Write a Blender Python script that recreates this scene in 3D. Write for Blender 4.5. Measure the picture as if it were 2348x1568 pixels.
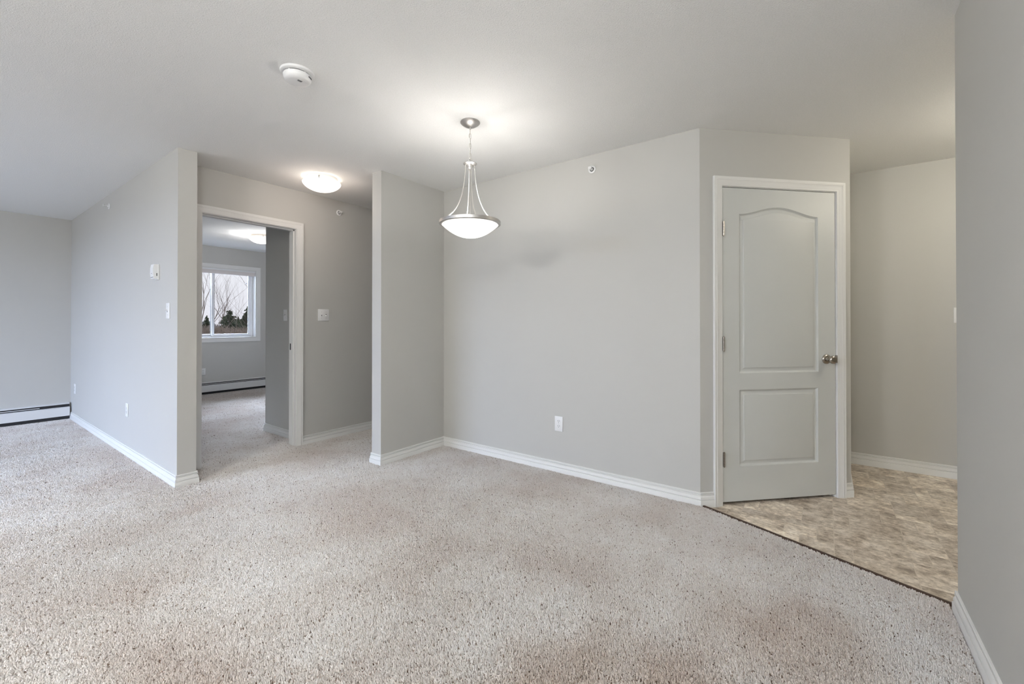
import bpy, bmesh, math, random
from mathutils import Vector, Matrix
sc = bpy.context.scene
for o in list(bpy.data.objects):
    bpy.data.objects.remove(o, do_unlink=True)
COL = sc.collection
random.seed(7)

# ------------------------------------------------------------------ camera
F_PX, YAW, PITCH, CY, CAM_H = 986.67, 0.631, 0.0055, 732.745, 1.18
cam_d = bpy.data.cameras.new('camera')
cam = bpy.data.objects.new('camera', cam_d)
COL.objects.link(cam)
cam_d.sensor_fit = 'HORIZONTAL'
cam_d.sensor_width = 36.0
cam_d.lens = 36.0 * F_PX / 2348.0
cam_d.shift_y = (CY - 784.0) / 2348.0
cam_d.clip_start = 0.02
cam_d.clip_end = 500
cam.location = (0, 0, CAM_H)
cam.rotation_euler = (math.pi / 2 + PITCH, 0, YAW - math.pi / 2)
sc.camera = cam

# ------------------------------------------------------------------ view, world, daylight
sc.view_settings.view_transform = 'Standard'
sc.view_settings.look = 'None'
sc.view_settings.gamma = 1.0
sc.view_settings.use_curve_mapping = False
sc.view_settings.exposure = 0.48

w = bpy.data.worlds.new('overcast_sky')
sc.world = w
w.use_nodes = True
wn = w.node_tree
wn.nodes.clear()
wo = wn.nodes.new('ShaderNodeOutputWorld')
bg = wn.nodes.new('ShaderNodeBackground')
tc = wn.nodes.new('ShaderNodeTexCoord')
sep = wn.nodes.new('ShaderNodeSeparateXYZ')
rmp = wn.nodes.new('ShaderNodeValToRGB')
wn.links.new(tc.outputs['Generated'], sep.inputs[0])
wn.links.new(sep.outputs['Z'], rmp.inputs[0])
rmp.color_ramp.elements[0].position = 0.0
rmp.color_ramp.elements[0].color = (0.80, 0.79, 0.86, 1)
rmp.color_ramp.elements[1].position = 0.35
rmp.color_ramp.elements[1].color = (0.95, 0.96, 1.0, 1)
wn.links.new(rmp.outputs[0], bg.inputs[0])
bg.inputs[1].default_value = 0.80
wn.links.new(bg.outputs[0], wo.inputs[0])


def area(name, loc, rot, sx, sy, power, color):
    d = bpy.data.lights.new(name, 'AREA')
    d.shape = 'RECTANGLE'
    d.size, d.size_y = sx, sy
    d.energy = power
    d.color = color
    o = bpy.data.objects.new(name, d)
    COL.objects.link(o)
    o.location = loc
    o.rotation_euler = rot
    return o


# daylight arriving through the window openings of the front wall (behind the camera's left) and the bedroom window
area('daylight_over_balcony', (-8.2, 4.2, 4.9), (0, -math.radians(75), 0), 6.5, 12.0, 4150, (0.57, 0.70, 1.0))
# added unseen area light outside the patio door, aimed up to brighten the ceiling
area('ceiling_fill_from_patio', (-4.3, 5.2, -0.1), (0, -math.radians(150), 0), 1.6, 3.2, 70, (0.86, 0.92, 1.0))
area('daylight_bedroom_window', (2.87, 10.4, 3.3), (math.radians(62), 0, math.pi), 3.0, 2.4, 2150, (0.66, 0.775, 1.0))


def point(name, loc, power, color, r=0.03):
    d = bpy.data.lights.new(name, 'POINT')
    d.energy = power
    d.color = color
    d.shadow_soft_size = r
    o = bpy.data.objects.new(name, d)
    COL.objects.link(o)
    o.location = loc
    return o


# ------------------------------------------------------------------ materials
MATS = {}


def nodes_of(name, rough=0.6, col=(0.8, 0.8, 0.8), metal=0.0, spec=0.5):
    m = bpy.data.materials.new(name)
    m.use_nodes = True
    nt = m.node_tree
    b = nt.nodes['Principled BSDF']
    b.inputs['Base Color'].default_value = (*col, 1)
    b.inputs['Roughness'].default_value = rough
    b.inputs['Metallic'].default_value = metal
    b.inputs['Specular IOR Level'].default_value = spec
    MATS[name] = m
    return m, nt, b


def objcoord(nt):
    t = nt.nodes.new('ShaderNodeTexCoord')
    return t.outputs['Object']


def noise(nt, vec, scale, detail=2.0, rough=0.5, dim='3D'):
    n = nt.nodes.new('ShaderNodeTexNoise')
    n.inputs['Scale'].default_value = scale
    n.inputs['Detail'].default_value = detail
    n.inputs['Roughness'].default_value = rough
    nt.links.new(vec, n.inputs['Vector'])
    return n.outputs['Fac']


def ramp(nt, fac, stops):
    r = nt.nodes.new('ShaderNodeValToRGB')
    e = r.color_ramp.elements
    while len(e) < len(stops):
        e.new(0.5)
    for k, (p, c) in enumerate(stops):
        e[k].position = p
        e[k].color = (*c, 1) if len(c) == 3 else c
    nt.links.new(fac, r.inputs[0])
    return r.outputs[0]


def mixc(nt, fac, a, b, mode='MIX'):
    n = nt.nodes.new('ShaderNodeMix')
    n.data_type = 'RGBA'
    n.blend_type = mode
    for sock, v in ((n.inputs[0], fac), (n.inputs[6], a), (n.inputs[7], b)):
        if isinstance(v, (int, float)):
            sock.default_value = v
        elif isinstance(v, tuple):
            sock.default_value = (*v, 1)
        else:
            nt.links.new(v, sock)
    return n.outputs[2]


def math_n(nt, op, a, b=0.0):
    n = nt.nodes.new('ShaderNodeMath')
    n.operation = op
    for k, v in enumerate((a, b)):
        if isinstance(v, (int, float)):
            n.inputs[k].default_value = v
        else:
            nt.links.new(v, n.inputs[k])
    return n.outputs[0]


def bump(nt, b, h, strength, dist):
    n = nt.nodes.new('ShaderNodeBump')
    n.inputs['Strength'].default_value = strength
    n.inputs['Distance'].default_value = dist
    nt.links.new(h, n.inputs['Height'])
    nt.links.new(n.outputs[0], b.inputs['Normal'])
    return n


def paint(name, col, rough=0.55, bump_s=0.12):
    m, nt, b = nodes_of(name, rough, col, spec=0.3)
    v = objcoord(nt)
    n1 = noise(nt, v, 2.2, 3)
    b_col = mixc(nt, n1, tuple(c * 0.985 for c in col), tuple(min(1, c * 1.015) for c in col))
    nt.links.new(b_col, b.inputs['Base Color'])
    bump(nt, b, noise(nt, v, 420, 2), bump_s, 0.0006)
    return m


WALL = paint('greige_wall_paint', (0.53, 0.522, 0.498))
TRIM = paint('white_trim_paint', (0.74, 0.735, 0.72), 0.38, 0.03)
DOORP = paint('white_door_paint', (0.59, 0.60, 0.585), 0.4, 0.10)

m, nt, b = nodes_of('stippled_ceiling', 0.85, (0.84, 0.835, 0.82), spec=0.1)
v = objcoord(nt)
n1 = noise(nt, v, 150, 3, 0.6)
n2 = noise(nt, v, 330, 2, 0.6)
h = math_n(nt, 'ADD', n1, math_n(nt, 'MULTIPLY', n2, 0.6))
cc = ramp(nt, n1, [(0.30, (0.87, 0.868, 0.858)), (0.62, (0.92, 0.918, 0.908))])
nt.links.new(cc, b.inputs['Base Color'])
bump(nt, b, h, 0.7, 0.004)
CEIL = m

# flecked cut-pile carpet: woven backing and the yarn of the pile
m, nt, b = nodes_of('carpet_backing', 0.95, (0.30, 0.26, 0.23), spec=0.03)
nt.links.new(mixc(nt, noise(nt, objcoord(nt), 200, 2), (0.24, 0.205, 0.18), (0.32, 0.28, 0.25)), b.inputs['Base Color'])
BACKING = m
m, nt, b = nodes_of('flecked_carpet_yarn', 0.9, (0.6, 0.56, 0.53), spec=0.05)
hi = nt.nodes.new('ShaderNodeHairInfo')
yarn = ramp(nt, hi.outputs['Random'], [(0.0, (0.14, 0.10, 0.078)), (0.007, (0.24, 0.185, 0.15)), (0.016, (0.46, 0.385, 0.335)), (0.045, (0.72, 0.68, 0.65)),
                                       (0.5, (0.80, 0.778, 0.757)), (1.0, (0.86, 0.843, 0.828))])
v = objcoord(nt)
big = noise(nt, v, 1.5, 3, 0.55)
yarn = mixc(nt, 1.0, yarn, ramp(nt, big, [(0.36, (0.88, 0.835, 0.81)), (0.5, (0.965, 0.948, 0.935)), (0.64, (1.03, 1.03, 1.03))]), 'MULTIPLY')
mid = noise(nt, v, 8, 2, 0.5)
yarn = mixc(nt, 1.0, yarn, ramp(nt, mid, [(0.3, (0.95, 0.935, 0.92)), (0.7, (1.0, 1.0, 1.0))]), 'MULTIPLY')
# trodden, faintly soiled patches that also paint in pile shade on the near carpet
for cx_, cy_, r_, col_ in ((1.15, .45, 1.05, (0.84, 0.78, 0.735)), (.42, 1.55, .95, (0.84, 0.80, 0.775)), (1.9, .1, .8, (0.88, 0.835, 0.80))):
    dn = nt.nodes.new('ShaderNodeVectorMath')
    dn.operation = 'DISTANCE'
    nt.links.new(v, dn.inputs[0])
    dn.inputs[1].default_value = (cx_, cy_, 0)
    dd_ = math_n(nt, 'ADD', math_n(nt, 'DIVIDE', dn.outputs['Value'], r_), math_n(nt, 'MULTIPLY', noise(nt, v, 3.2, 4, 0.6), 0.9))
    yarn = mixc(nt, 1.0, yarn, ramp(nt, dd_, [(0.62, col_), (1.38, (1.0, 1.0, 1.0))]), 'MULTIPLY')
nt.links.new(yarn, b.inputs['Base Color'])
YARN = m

# vinyl tile
m, nt, b = nodes_of('stone_pattern_vinyl', 0.42, (0.3, 0.25, 0.2), spec=0.35)
v = objcoord(nt)
mp = nt.nodes.new('ShaderNodeMapping')
mp.inputs['Scale'].default_value = (1.35, 1.0, 1.0)
mp.inputs['Rotation'].default_value = (0, 0, math.radians(8))
nt.links.new(v, mp.inputs[0])
a1 = nt.nodes.new('ShaderNodeVertexColor')
a1.layer_name = 'tint'
off = nt.nodes.new('ShaderNodeVectorMath')
off.operation = 'MULTIPLY_ADD'
nt.links.new(a1.outputs['Color'], off.inputs[0])
off.inputs[1].default_value = (7.0, 7.0, 7.0)
nt.links.new(mp.outputs[0], off.inputs[2])
s1 = noise(nt, off.outputs[0], 7.5, 7, 0.72)
s2 = noise(nt, off.outputs[0], 30, 8, 0.75)
base = ramp(nt, s1, [(0.32, (0.34, 0.28, 0.225)), (0.43, (0.57, 0.49, 0.40)), (0.52, (0.74, 0.66, 0.56)), (0.64, (0.92, 0.85, 0.75))])
base = mixc(nt, 1.0, base, ramp(nt, s2, [(0.32, (0.62, 0.59, 0.57)), (0.45, (0.92, 0.91, 0.90)), (0.55, (1.03, 1.03, 1.03)), (0.70, (1.30, 1.29, 1.27))]), 'MULTIPLY')
sepa = nt.nodes.new('ShaderNodeSeparateColor')
nt.links.new(a1.outputs['Color'], sepa.inputs[0])
base = mixc(nt, 1.0, base, ramp(nt, sepa.outputs[0], [(0, (0.74, 0.72, 0.71)), (1, (1.12, 1.11, 1.10))]), 'MULTIPLY')
nt.links.new(base, b.inputs['Base Color'])
bump(nt, b, s2, 0.12, 0.001)
VINYL = m
GROUT = paint('vinyl_grout_line', (0.62, 0.55, 0.465), 0.6, 0.02)

NICKEL, nt, b = nodes_of('brushed_nickel', 0.40, (0.53, 0.515, 0.50), metal=0.95)
bump(nt, b, noise(nt, objcoord(nt), 300, 2), 0.05, 0.0005)
KNOBM, nt, b = nodes_of('dark_satin_nickel', 0.24, (0.44, 0.40, 0.355), metal=1.0)
bump(nt, b, noise(nt, objcoord(nt), 200, 2), 0.03, 0.0004)
RODM, nt, b = nodes_of('satin_nickel_rod', 0.32, (0.74, 0.72, 0.69), metal=1.0)
bump(nt, b, noise(nt, objcoord(nt), 300, 2), 0.03, 0.0005)
PLASTIC, nt, b = nodes_of('white_plastic', 0.35, (0.80, 0.80, 0.80))
bump(nt, b, noise(nt, objcoord(nt), 200, 2), 0.02, 0.0003)
DARK, nt, b = nodes_of('dark_recess', 0.7, (0.02, 0.02, 0.022))
bump(nt, b, noise(nt, objcoord(nt), 80, 2), 0.1, 0.001)
HEATW, nt, b = nodes_of('white_enamel_steel', 0.35, (0.74, 0.74, 0.74))
bump(nt, b, noise(nt, objcoord(nt), 60, 2), 0.02, 0.0005)
SHADE, nt, b = nodes_of('blind_fabric', 0.8, (0.74, 0.70, 0.69))
bump(nt, b, noise(nt, objcoord(nt), 500, 2), 0.2, 0.0005)
VINYLW, nt, b = nodes_of('white_window_vinyl', 0.4, (0.80, 0.81, 0.83))
bump(nt, b, noise(nt, objcoord(nt), 90, 2), 0.02, 0.0003)
BROWN, nt, b = nodes_of('brown_transition_strip', 0.5, (0.062, 0.034, 0.022))
bump(nt, b, noise(nt, objcoord(nt), 120, 2), 0.2, 0.0005)
GASKET, nt, b = nodes_of('grey_gasket', 0.6, (0.10, 0.10, 0.11))
bump(nt, b, noise(nt, objcoord(nt), 120, 2), 0.05, 0.0005)


def glow(name, col, strength):
    m, nt, b = nodes_of(name, 0.3, (0.9, 0.88, 0.84))
    v = objcoord(nt)
    c = mixc(nt, noise(nt, v, 5, 1), col, tuple(x * 0.97 for x in col))
    nt.links.new(c, b.inputs['Emission Color'])
    b.inputs['Emission Strength'].default_value = strength
    return m


GLOW_P = glow('frosted_glass_lit_pendant', (1.0, 0.95, 0.88), 3.0)
GLOW_F = glow('frosted_glass_lit_flush', (1.0, 0.90, 0.79), 1.7)

m = bpy.data.materials.new('window_glass')
m.use_nodes = True
nt = m.node_tree
nt.nodes.clear()
out = nt.nodes.new('ShaderNodeOutputMaterial')
tr = nt.nodes.new('ShaderNodeBsdfTransparent')
tr.inputs[0].default_value = (0.97, 0.98, 0.98, 1)
gl = nt.nodes.new('ShaderNodeBsdfGlossy')
gl.inputs['Roughness'].default_value = 0.02
fr = nt.nodes.new('ShaderNodeFresnel')
fr.inputs[0].default_value = 1.35
mx = nt.nodes.new('ShaderNodeMixShader')
nt.links.new(fr.outputs[0], mx.inputs[0])
nt.links.new(tr.outputs[0], mx.inputs[1])
nt.links.new(gl.outputs[0], mx.inputs[2])
nt.links.new(mx.outputs[0], out.inputs[0])
GLASS = m


def bark(name, c1, c2):
    m, nt, b = nodes_of(name, 0.9, c1)
    v = objcoord(nt)
    nt.links.new(mixc(nt, noise(nt, v, 6, 3), c1, c2), b.inputs['Base Color'])
    return m


BARK = bark('bare_bark', (0.15, 0.12, 0.11), (0.24, 0.20, 0.18))
PALE = bark('pale_bark', (0.36, 0.31, 0.26), (0.52, 0.46, 0.40))
BRUSH = bark('winter_brush_twigs', (0.13, 0.095, 0.075), (0.33, 0.27, 0.22))
SPRUCE = bark('spruce_needles', (0.035, 0.055, 0.035), (0.10, 0.12, 0.075))
GROUND = bark('winter_ground', (0.28, 0.25, 0.20), (0.40, 0.37, 0.31))
EXT = bark('outer_wall_stucco', (0.5, 0.48, 0.44), (0.55, 0.53, 0.49))


# ------------------------------------------------------------------ mesh helpers
class MB:
    def __init__(s):
        s.bm = bmesh.new()

    def box(s, x0, x1, y0, y1, z0, z1, bev=0.0):
        r = bmesh.ops.create_cube(s.bm, size=1.0)
        vs = r['verts']
        for q in vs:
            q.co = Vector((x0 + (q.co.x + .5) * (x1 - x0), y0 + (q.co.y + .5) * (y1 - y0), z0 + (q.co.z + .5) * (z1 - z0)))
        if bev:
            es = list({e for q in vs for e in q.link_edges})
            bmesh.ops.bevel(s.bm, geom=es, offset=bev, segments=2, affect='EDGES', profile=0.5)
        return s

    def prism(s, pts, z0, z1):
        a = [s.bm.verts.new((x, y, z0)) for x, y in pts]
        b_ = [s.bm.verts.new((x, y, z1)) for x, y in pts]
        n = len(pts)
        s.bm.faces.new(a[::-1])
        s.bm.faces.new(b_)
        for i in range(n):
            s.bm.faces.new((a[i], a[(i + 1) % n], b_[(i + 1) % n], b_[i]))
        return s

    def lathe(s, prof, n=48, c=(0, 0, 0), axis='Z'):
        rings = []
        for r, z in prof:
            ring = []
            if r < 1e-6:
                ring = [s.bm.verts.new(s._ax((0, 0, z), axis, c))]
            else:
                for k in range(n):
                    t = 2 * math.pi * k / n
                    ring.append(s.bm.verts.new(s._ax((r * math.cos(t), r * math.sin(t), z), axis, c)))
            rings.append(ring)
        for A, B in zip(rings, rings[1:]):
            for k in range(n):
                k2 = (k + 1) % n
                if len(A) == 1 and len(B) == 1:
                    continue
                if len(A) == 1:
                    f = s.bm.faces.new((A[0], B[k2], B[k]))
                elif len(B) == 1:
                    f = s.bm.faces.new((A[k], A[k2], B[0]))
                else:
                    f = s.bm.faces.new((A[k], A[k2], B[k2], B[k]))
                f.smooth = True
        return s

    @staticmethod
    def _ax(p, axis, c):
        x, y, z = p
        if axis == 'Y':
            x, y, z = x, z, y
        elif axis == 'X':
            x, y, z = z, x, y
        return (x + c[0], y + c[1], z + c[2])

    def tube(s, pts, rad, n=8, closed=False, caps=True):
        pts = [Vector(p) for p in pts]
        m = len(pts)
        rads = rad if isinstance(rad, (list, tuple)) else [rad] * m
        rings = []
        up = None
        for i in range(m):
            if closed:
                t = pts[(i + 1) % m] - pts[i - 1]
            else:
                t = pts[min(i + 1, m - 1)] - pts[max(i - 1, 0)]
            t.normalize()
            if up is None:
                up = Vector((0, 0, 1)) if abs(t.z) < .9 else Vector((1, 0, 0))
            side = t.cross(up)
            if side.length < 1e-6:
                side = t.orthogonal()
            side.normalize()
            up = side.cross(t).normalized()
            rings.append([s.bm.verts.new(pts[i] + (side * math.cos(2 * math.pi * k / n) + up * math.sin(2 * math.pi * k / n)) * rads[i]) for k in range(n)])
        lim = m if closed else m - 1
        for i in range(lim):
            A, B = rings[i], rings[(i + 1) % m]
            for k in range(n):
                f = s.bm.faces.new((A[k], A[(k + 1) % n], B[(k + 1) % n], B[k]))
                f.smooth = True
        if caps and not closed:
            s.bm.faces.new(rings[0][::-1])
            s.bm.faces.new(rings[-1])
        return s

    def sweep(s, path, prof, fmap, side=1, close_prof=True):
        """path: plane polyline (a,b); prof: (offset, height) to the side of the path; fmap(a,b,h)->world"""
        n = len(path)
        rings = []
        for i in range(n):
            p = Vector(path[i])
            d0 = (Vector(path[i]) - Vector(path[i - 1])).normalized() if i > 0 else None
            d1 = (Vector(path[i + 1]) - Vector(path[i])).normalized() if i < n - 1 else None
            if d0 is None:
                d0 = d1
            if d1 is None:
                d1 = d0
            n0 = Vector((-d0.y, d0.x)) * side
            n1 = Vector((-d1.y, d1.x)) * side
            mdir = (n0 + n1).normalized()
            k = 1.0 / max(0.2, mdir.dot(n0))
            rings.append([s.bm.verts.new(fmap(p.x + mdir.x * k * o_, p.y + mdir.y * k * o_, h_)) for o_, h_ in prof])
        q = len(prof)
        for A, B in zip(rings, rings[1:]):
            for k in range(q if close_prof else q - 1):
                s.bm.faces.new((A[k], A[(k + 1) % q], B[(k + 1) % q], B[k]))
        s.bm.faces.new(rings[0])
        s.bm.faces.new(rings[-1][::-1])
        return s

    def build(s, name, mat, parent=None, sharp=35, recalc=True):
        if recalc:
            bmesh.ops.recalc_face_normals(s.bm, faces=s.bm.faces)
        me = bpy.data.meshes.new(name)
        s.bm.to_mesh(me)
        s.bm.free()
        for mm in (mat if isinstance(mat, (list, tuple)) else [mat]):
            me.materials.append(mm)
        me.set_sharp_from_angle(angle=math.radians(sharp))
        o = bpy.data.objects.new(name, me)
        COL.objects.link(o)
        if parent is not None:
            o.parent = parent
        return o


def tag(o, label=None, cat=None, group=None, kind=None):
    if label:
        o['label'] = label
    if cat:
        o['category'] = cat
    if group:
        o['group'] = group
    if kind:
        o['kind'] = kind
    return o


def struct(o, label, cat):
    return tag(o, label, cat, kind='structure')


def empty(name, loc, rz=0.0):
    o = bpy.data.objects.new(name, None)
    o.empty_display_size = 0.1
    COL.objects.link(o)
    o.location = loc
    o.rotation_euler = (0, 0, rz)
    return o


def copy_thing(root, loc, rz=None):
    r = root.copy()
    COL.objects.link(r)
    r.location = loc
    if rz is not None:
        r.rotation_euler = (0, 0, rz)
    for ch in [c for c in root.children]:
        c2 = ch.copy()
        COL.objects.link(c2)
        c2.parent = r
        for g in [x for x in ch.children]:
            g2 = g.copy()
            COL.objects.link(g2)
            g2.parent = c2
    return r


# ------------------------------------------------------------------ plan (metres, camera at the origin)
H = 2.44
XB, YS, XS, YS2 = 2.9704, 2.9865, 2.244, 3.1073        # dining wall, stub wall
XP, XP2, YP, YF = 1.0804, 1.1979, 3.7733, 7.546        # partition, far wall
YD, YW, XD, YDE = 4.0954, 8.2322, 2.2113, 4.9544       # hall wall, bedroom wall, bedroom closet
XE, YR, XR, Y1 = 4.6611, -0.4302, 2.498, 0.6618        # entry wall, right wall, closet corner
S2 = math.sqrt(0.5)
DL = 1.1254
DX, DY = XB + DL * S2, Y1 - DL * S2
T = 0.118
ZV = -0.018                                            # vinyl level, carpet pile top is 0
ZB = -0.10
XF, XEND, YBACK = -3.2, 6.0, -3.0


def wallbox(name, x0, x1, y0, y1, label, z0=ZB, z1=H + .02):
    return struct(MB().box(x0, x1, y0, y1, z0, z1).build(name, WALL), label, 'wall')


def wall_with_holes(name, lo, hi, th0, th1, along, holes, label):
    """wall running along x or y from lo to hi, thickness th0..th1, holes (a0,a1,z0,z1)"""
    mb = MB()

    def bx(a0, a1, z0, z1):
        if a1 - a0 < 1e-5 or z1 - z0 < 1e-5:
            return
        if along == 'x':
            mb.box(a0, a1, th0, th1, z0, z1)
        else:
            mb.box(th0, th1, a0, a1, z0, z1)
    cur = lo
    for a0, a1, z0, z1 in sorted(holes):
        bx(cur, a0, ZB, H + .02)
        bx(a0, a1, ZB, z0)
        bx(a0, a1, z1, H + .02)
        cur = a1
    bx(cur, hi, ZB, H + .02)
    o = mb.build(name, WALL)
    return struct(o, label, 'wall')


wallbox('wall_left', XP, XP2, YP, YW, 'long partition wall washed in cool daylight, ending in a square pier')
wallbox('wall_far', XF, XP, YF, YF + T, 'shaded grey wall above the long baseboard heater in the living area')
wallbox('wall_dining', XB, XB + T, Y1 + .05, YS, 'large plain greige wall behind the hanging bowl light')
wallbox('wall_stub', XS, XEND, YS, YS2, 'short projecting wall between the dining corner and the hall')
DO0, DO1, DOH = 1.318, 2.121, 2.084                     # bedroom rough opening
wall_with_holes('wall_hall', XP2, XEND, YD, YD + T, 'x', [(DO0, DO1, ZB, DOH)], 'greige wall pierced by the cased bedroom doorway')
mb = MB()
mb.prism([(XD, YD + T), (XD, YDE), (3.9, YDE), (3.9, YDE - T), (XD + T, YDE - T), (XD + T, YD + T)], ZB, H + .02)
struct(mb.build('wall_bedroom_closet', WALL), 'dark shaded wall seen through the bedroom doorway beside its jamb', 'wall')
WX0, WX1, WZ0, WZ1 = 2.225, 3.515, 0.908, 2.087         # bedroom window opening
wall_with_holes('wall_bedroom_back', XP, 5.3, YW, YW + .2, 'x', [(WX0, WX1, WZ0, WZ1)], 'grey bedroom wall holding the sliding window')
wallbox('wall_bedroom_side', 5.3, 5.3 + T, YD + T, YW + .2, 'unseen side wall of the bedroom')
wallbox('wall_hall_end', XEND, XEND + T, YS, YD + T, 'end wall of the short hall')
# closet with the angled door
q0, q1 = 0.140, 1.027                                  # rough opening along the angled wall
DH = 2.085


def ang(t, dpt, z=0.0):
    """point on the angled wall: t along, dpt out of the wall towards the room"""
    return (XB + t * S2 - dpt * S2, Y1 - t * S2 - dpt * S2, z)


mb = MB()


def angbox(mb, t0, t1, d0, d1, z0, z1):
    mb.prism([ang(t0, d0)[:2], ang(t1, d0)[:2], ang(t1, d1)[:2], ang(t0, d1)[:2]], z0, z1)


mb.prism([ang(0, 0)[:2], ang(q0, 0)[:2], ang(q0, -T)[:2], (XB + T, Y1 + .05), (XB, Y1 + .05)], ZB, H + .02)
mb.prism([ang(q1, 0)[:2], (DX, DY), (DX + .02, DY), (DX + .02, DY + T), ang(q1, -T)[:2]], ZB, H + .02)
mb.prism([ang(q0, 0)[:2], ang(q1, 0)[:2], ang(q1, -T)[:2], ang(q0, -T)[:2]], DH, H + .02)
struct(mb.build('wall_closet', WALL), 'angled shaded wall around the white closet door', 'wall')
wallbox('wall_closet_return', DX + .02, XE, DY, DY + T, 'return wall running back from the angled closet wall')
wallbox('wall_entry', XE, XE + T, YBACK, YS, 'warm shaded wall at the back of the tiled entry')
wallbox('wall_right', XF, XR, YR - T, YR, 'near grey wall along the right edge, close to the camera')
wallbox('wall_entry_side', XR - T, XR, YBACK, YR - T, 'side wall of the tiled entry hidden behind the near wall')
wallbox('wall_entry_end', XR - T, XE + T, YBACK - T, YBACK, 'end wall of the tiled entry')
wall_with_holes('wall_front', YR - T, YF + T, XF - T, XF, 'y', [(3.6, 6.8, 0.02, 2.08)],
                'window wall of the living area behind the camera')
struct(MB().box(XF - T, XEND + T, YBACK - T, YW + .2, H, H + .12).build('ceiling', CEIL), 'white stippled ceiling over all the rooms', 'ceiling')

# ------------------------------------------------------------------ floors
mb = MB()
LX = lambda y: 2.549 + (y + .429) * (2.968 - 2.549) / (0.645 + .429)
pts = [(XF - T, YR - .1), (LX(YR - .1), YR - .1), (LX(Y1 + .04), Y1 + .04), (XB + .06, Y1 + .08), (XB + .06, YS + .06), (XEND, YS + .06),
       (XEND, YW + .1), (XF - T, YW + .1)]
mb.prism(pts, -0.030, -0.013)
floor = struct(mb.build('floor', BACKING), 'beige flecked cut-pile carpet over the living area, hall and bedroom', 'carpet')


def make_pile():
    import numpy as np
    rs = np.random.RandomState(5)

    def patch(x0, x1, y0, y1, sp):
        nx, ny = int((x1 - x0) / sp), int((y1 - y0) / sp)
        gx, gy = np.meshgrid(np.arange(nx), np.arange(ny))
        x = x0 + (gx + .5 * (gy % 2) + rs.uniform(-.42, .42, gx.shape)) * sp
        y = y0 + (gy + rs.uniform(-.42, .42, gy.shape)) * sp
        return np.stack([x.ravel(), y.ravel(), np.full(x.size, sp)], 1)
    P = np.concatenate([patch(-2.2, -.8, .2, YF - .006, .0076), patch(-.8, XB - .004, YR + .002, 2.2, .0047), patch(-.8, XB - .004, 2.2, 3.0, .0052), patch(-.8, XS - .004, 3.0, YS2 + .02, .0052),
                        patch(-.6, 4.2, YS2, YD, .0056), patch(-.6, XP - .003, YD, YF - .006, .0068), patch(XP2, XD - .006, YD, 5.0, .0068),
                        patch(XP2, 4.6, 5.0, YW - .01, .0085)])
    x, y = P[:, 0], P[:, 1]
    keep = (x < 2.549 + (y + .429) * (2.968 - 2.549) / (.645 + .429) - .007) | (y > Y1)
    keep &= ~((x > XP - .018) & (x < XP2 + .018) & (y > YP - .018) & (y < YD + .2))
    keep &= ~((x > XP - .018) & (x < XP2 + .002) & (y > YP - .018))
    keep &= ~((x > XS - .018) & (y > YS - .018) & (y < YS2 + .018))
    keep &= ~((x > XB - .018) & (y < YS) & (y > Y1 - .1))
    keep &= ~((y > YD - .02) & (y < YD + T) & ((x < J0_) | (x > J1_)) & (x > XP))
    keep &= ~(y < YR + .018)
    keep &= ~((x > XD - .018) & (y > YD) & (y < YDE + .02))
    P = P[keep]
    n = len(P)
    x, y, sp = P[:, 0], P[:, 1], P[:, 2]
    # the nap leans in slow swirls, one main way on the living-room side
    a0 = 2.3 + .8 * np.sin(1.3 * x + .7) * np.cos(1.1 * y) + .5 * np.sin(2.9 * x - 2.1 * y) + rs.normal(0, 1.1, n)
    lean = np.clip(.0030 + .0016 * np.sin(1.7 * x + 2.3 * y) * np.cos(.9 * x - 1.3 * y) + .0012 * (1.5 - x) / 1.5 + rs.normal(0, .0018, n), .0003, .009)
    gap = np.sin(83 * x + 31 * y + 2 * np.sin(57 * y)) * np.sin(71 * y - 40 * x + 2 * np.sin(49 * x))
    ht = .0122 + rs.uniform(-.0022, .0012, n) - np.clip(gap - .55, 0, 1) * .013 - lean * .25
    worn = np.exp(-(((x - .9) / 1.0) ** 2 + ((y - 1.0) / .95) ** 2))
    ht -= (rs.uniform(0, 1, n) < .38 * worn) * rs.uniform(.002, .0065, n)
    ht = np.clip(ht, .003, .02)
    k = 4
    pos = np.zeros((n, k, 3), np.float32)
    rad = np.zeros((n, k), np.float32)
    cu = rs.uniform(-1, 1, n)
    for i in range(k):
        f = i / (k - 1)
        pos[:, i, 0] = x + np.cos(a0) * lean * f ** 1.4 + np.cos(a0 + 1.57) * cu * .0012 * np.sin(f * 3.14)
        pos[:, i, 1] = y + np.sin(a0) * lean * f ** 1.4 + np.sin(a0 + 1.57) * cu * .0012 * np.sin(f * 3.14)
        pos[:, i, 2] = -.0134 + ht * f
        rad[:, i] = sp * (.34, .45, .46, .32)[i]
    cv = bpy.data.hair_curves.new('carpet_pile')
    cv.add_curves([k] * n)
    cv.attributes['position'].data.foreach_set('vector', pos.ravel())
    ra = cv.attributes.get('radius') or cv.attributes.new('radius', 'FLOAT', 'POINT')
    ra.data.foreach_set('value', rad.ravel())
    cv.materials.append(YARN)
    o = bpy.data.objects.new('carpet_pile', cv)
    COL.objects.link(o)
    o.parent = floor
    o['kind'] = 'stuff'
    return n


J0_, J1_ = 1.337, 2.103
print('tufts', make_pile())

# printed vinyl: modular stone tiles, three row heights, joints on a six-unit grid
PX, PY, X0, Y0 = 0.4545, 0.467, 2.911, -0.497
rows = [(0.0, 0.143, (1, 3)), (0.143, 0.226, (2, 3)), (0.226, PX, (2, 5))]
bm = bmesh.new()
lay = bm.loops.layers.color.new('tint')


def quad(x0, x1, y0, y1, z, mi, c):
    f = bm.faces.new([bm.verts.new(p) for p in ((x0, y0, z), (x1, y0, z), (x1, y1, z), (x0, y1, z))])
    f.material_index = mi
    for l in f.loops:
        l[lay] = c


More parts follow.
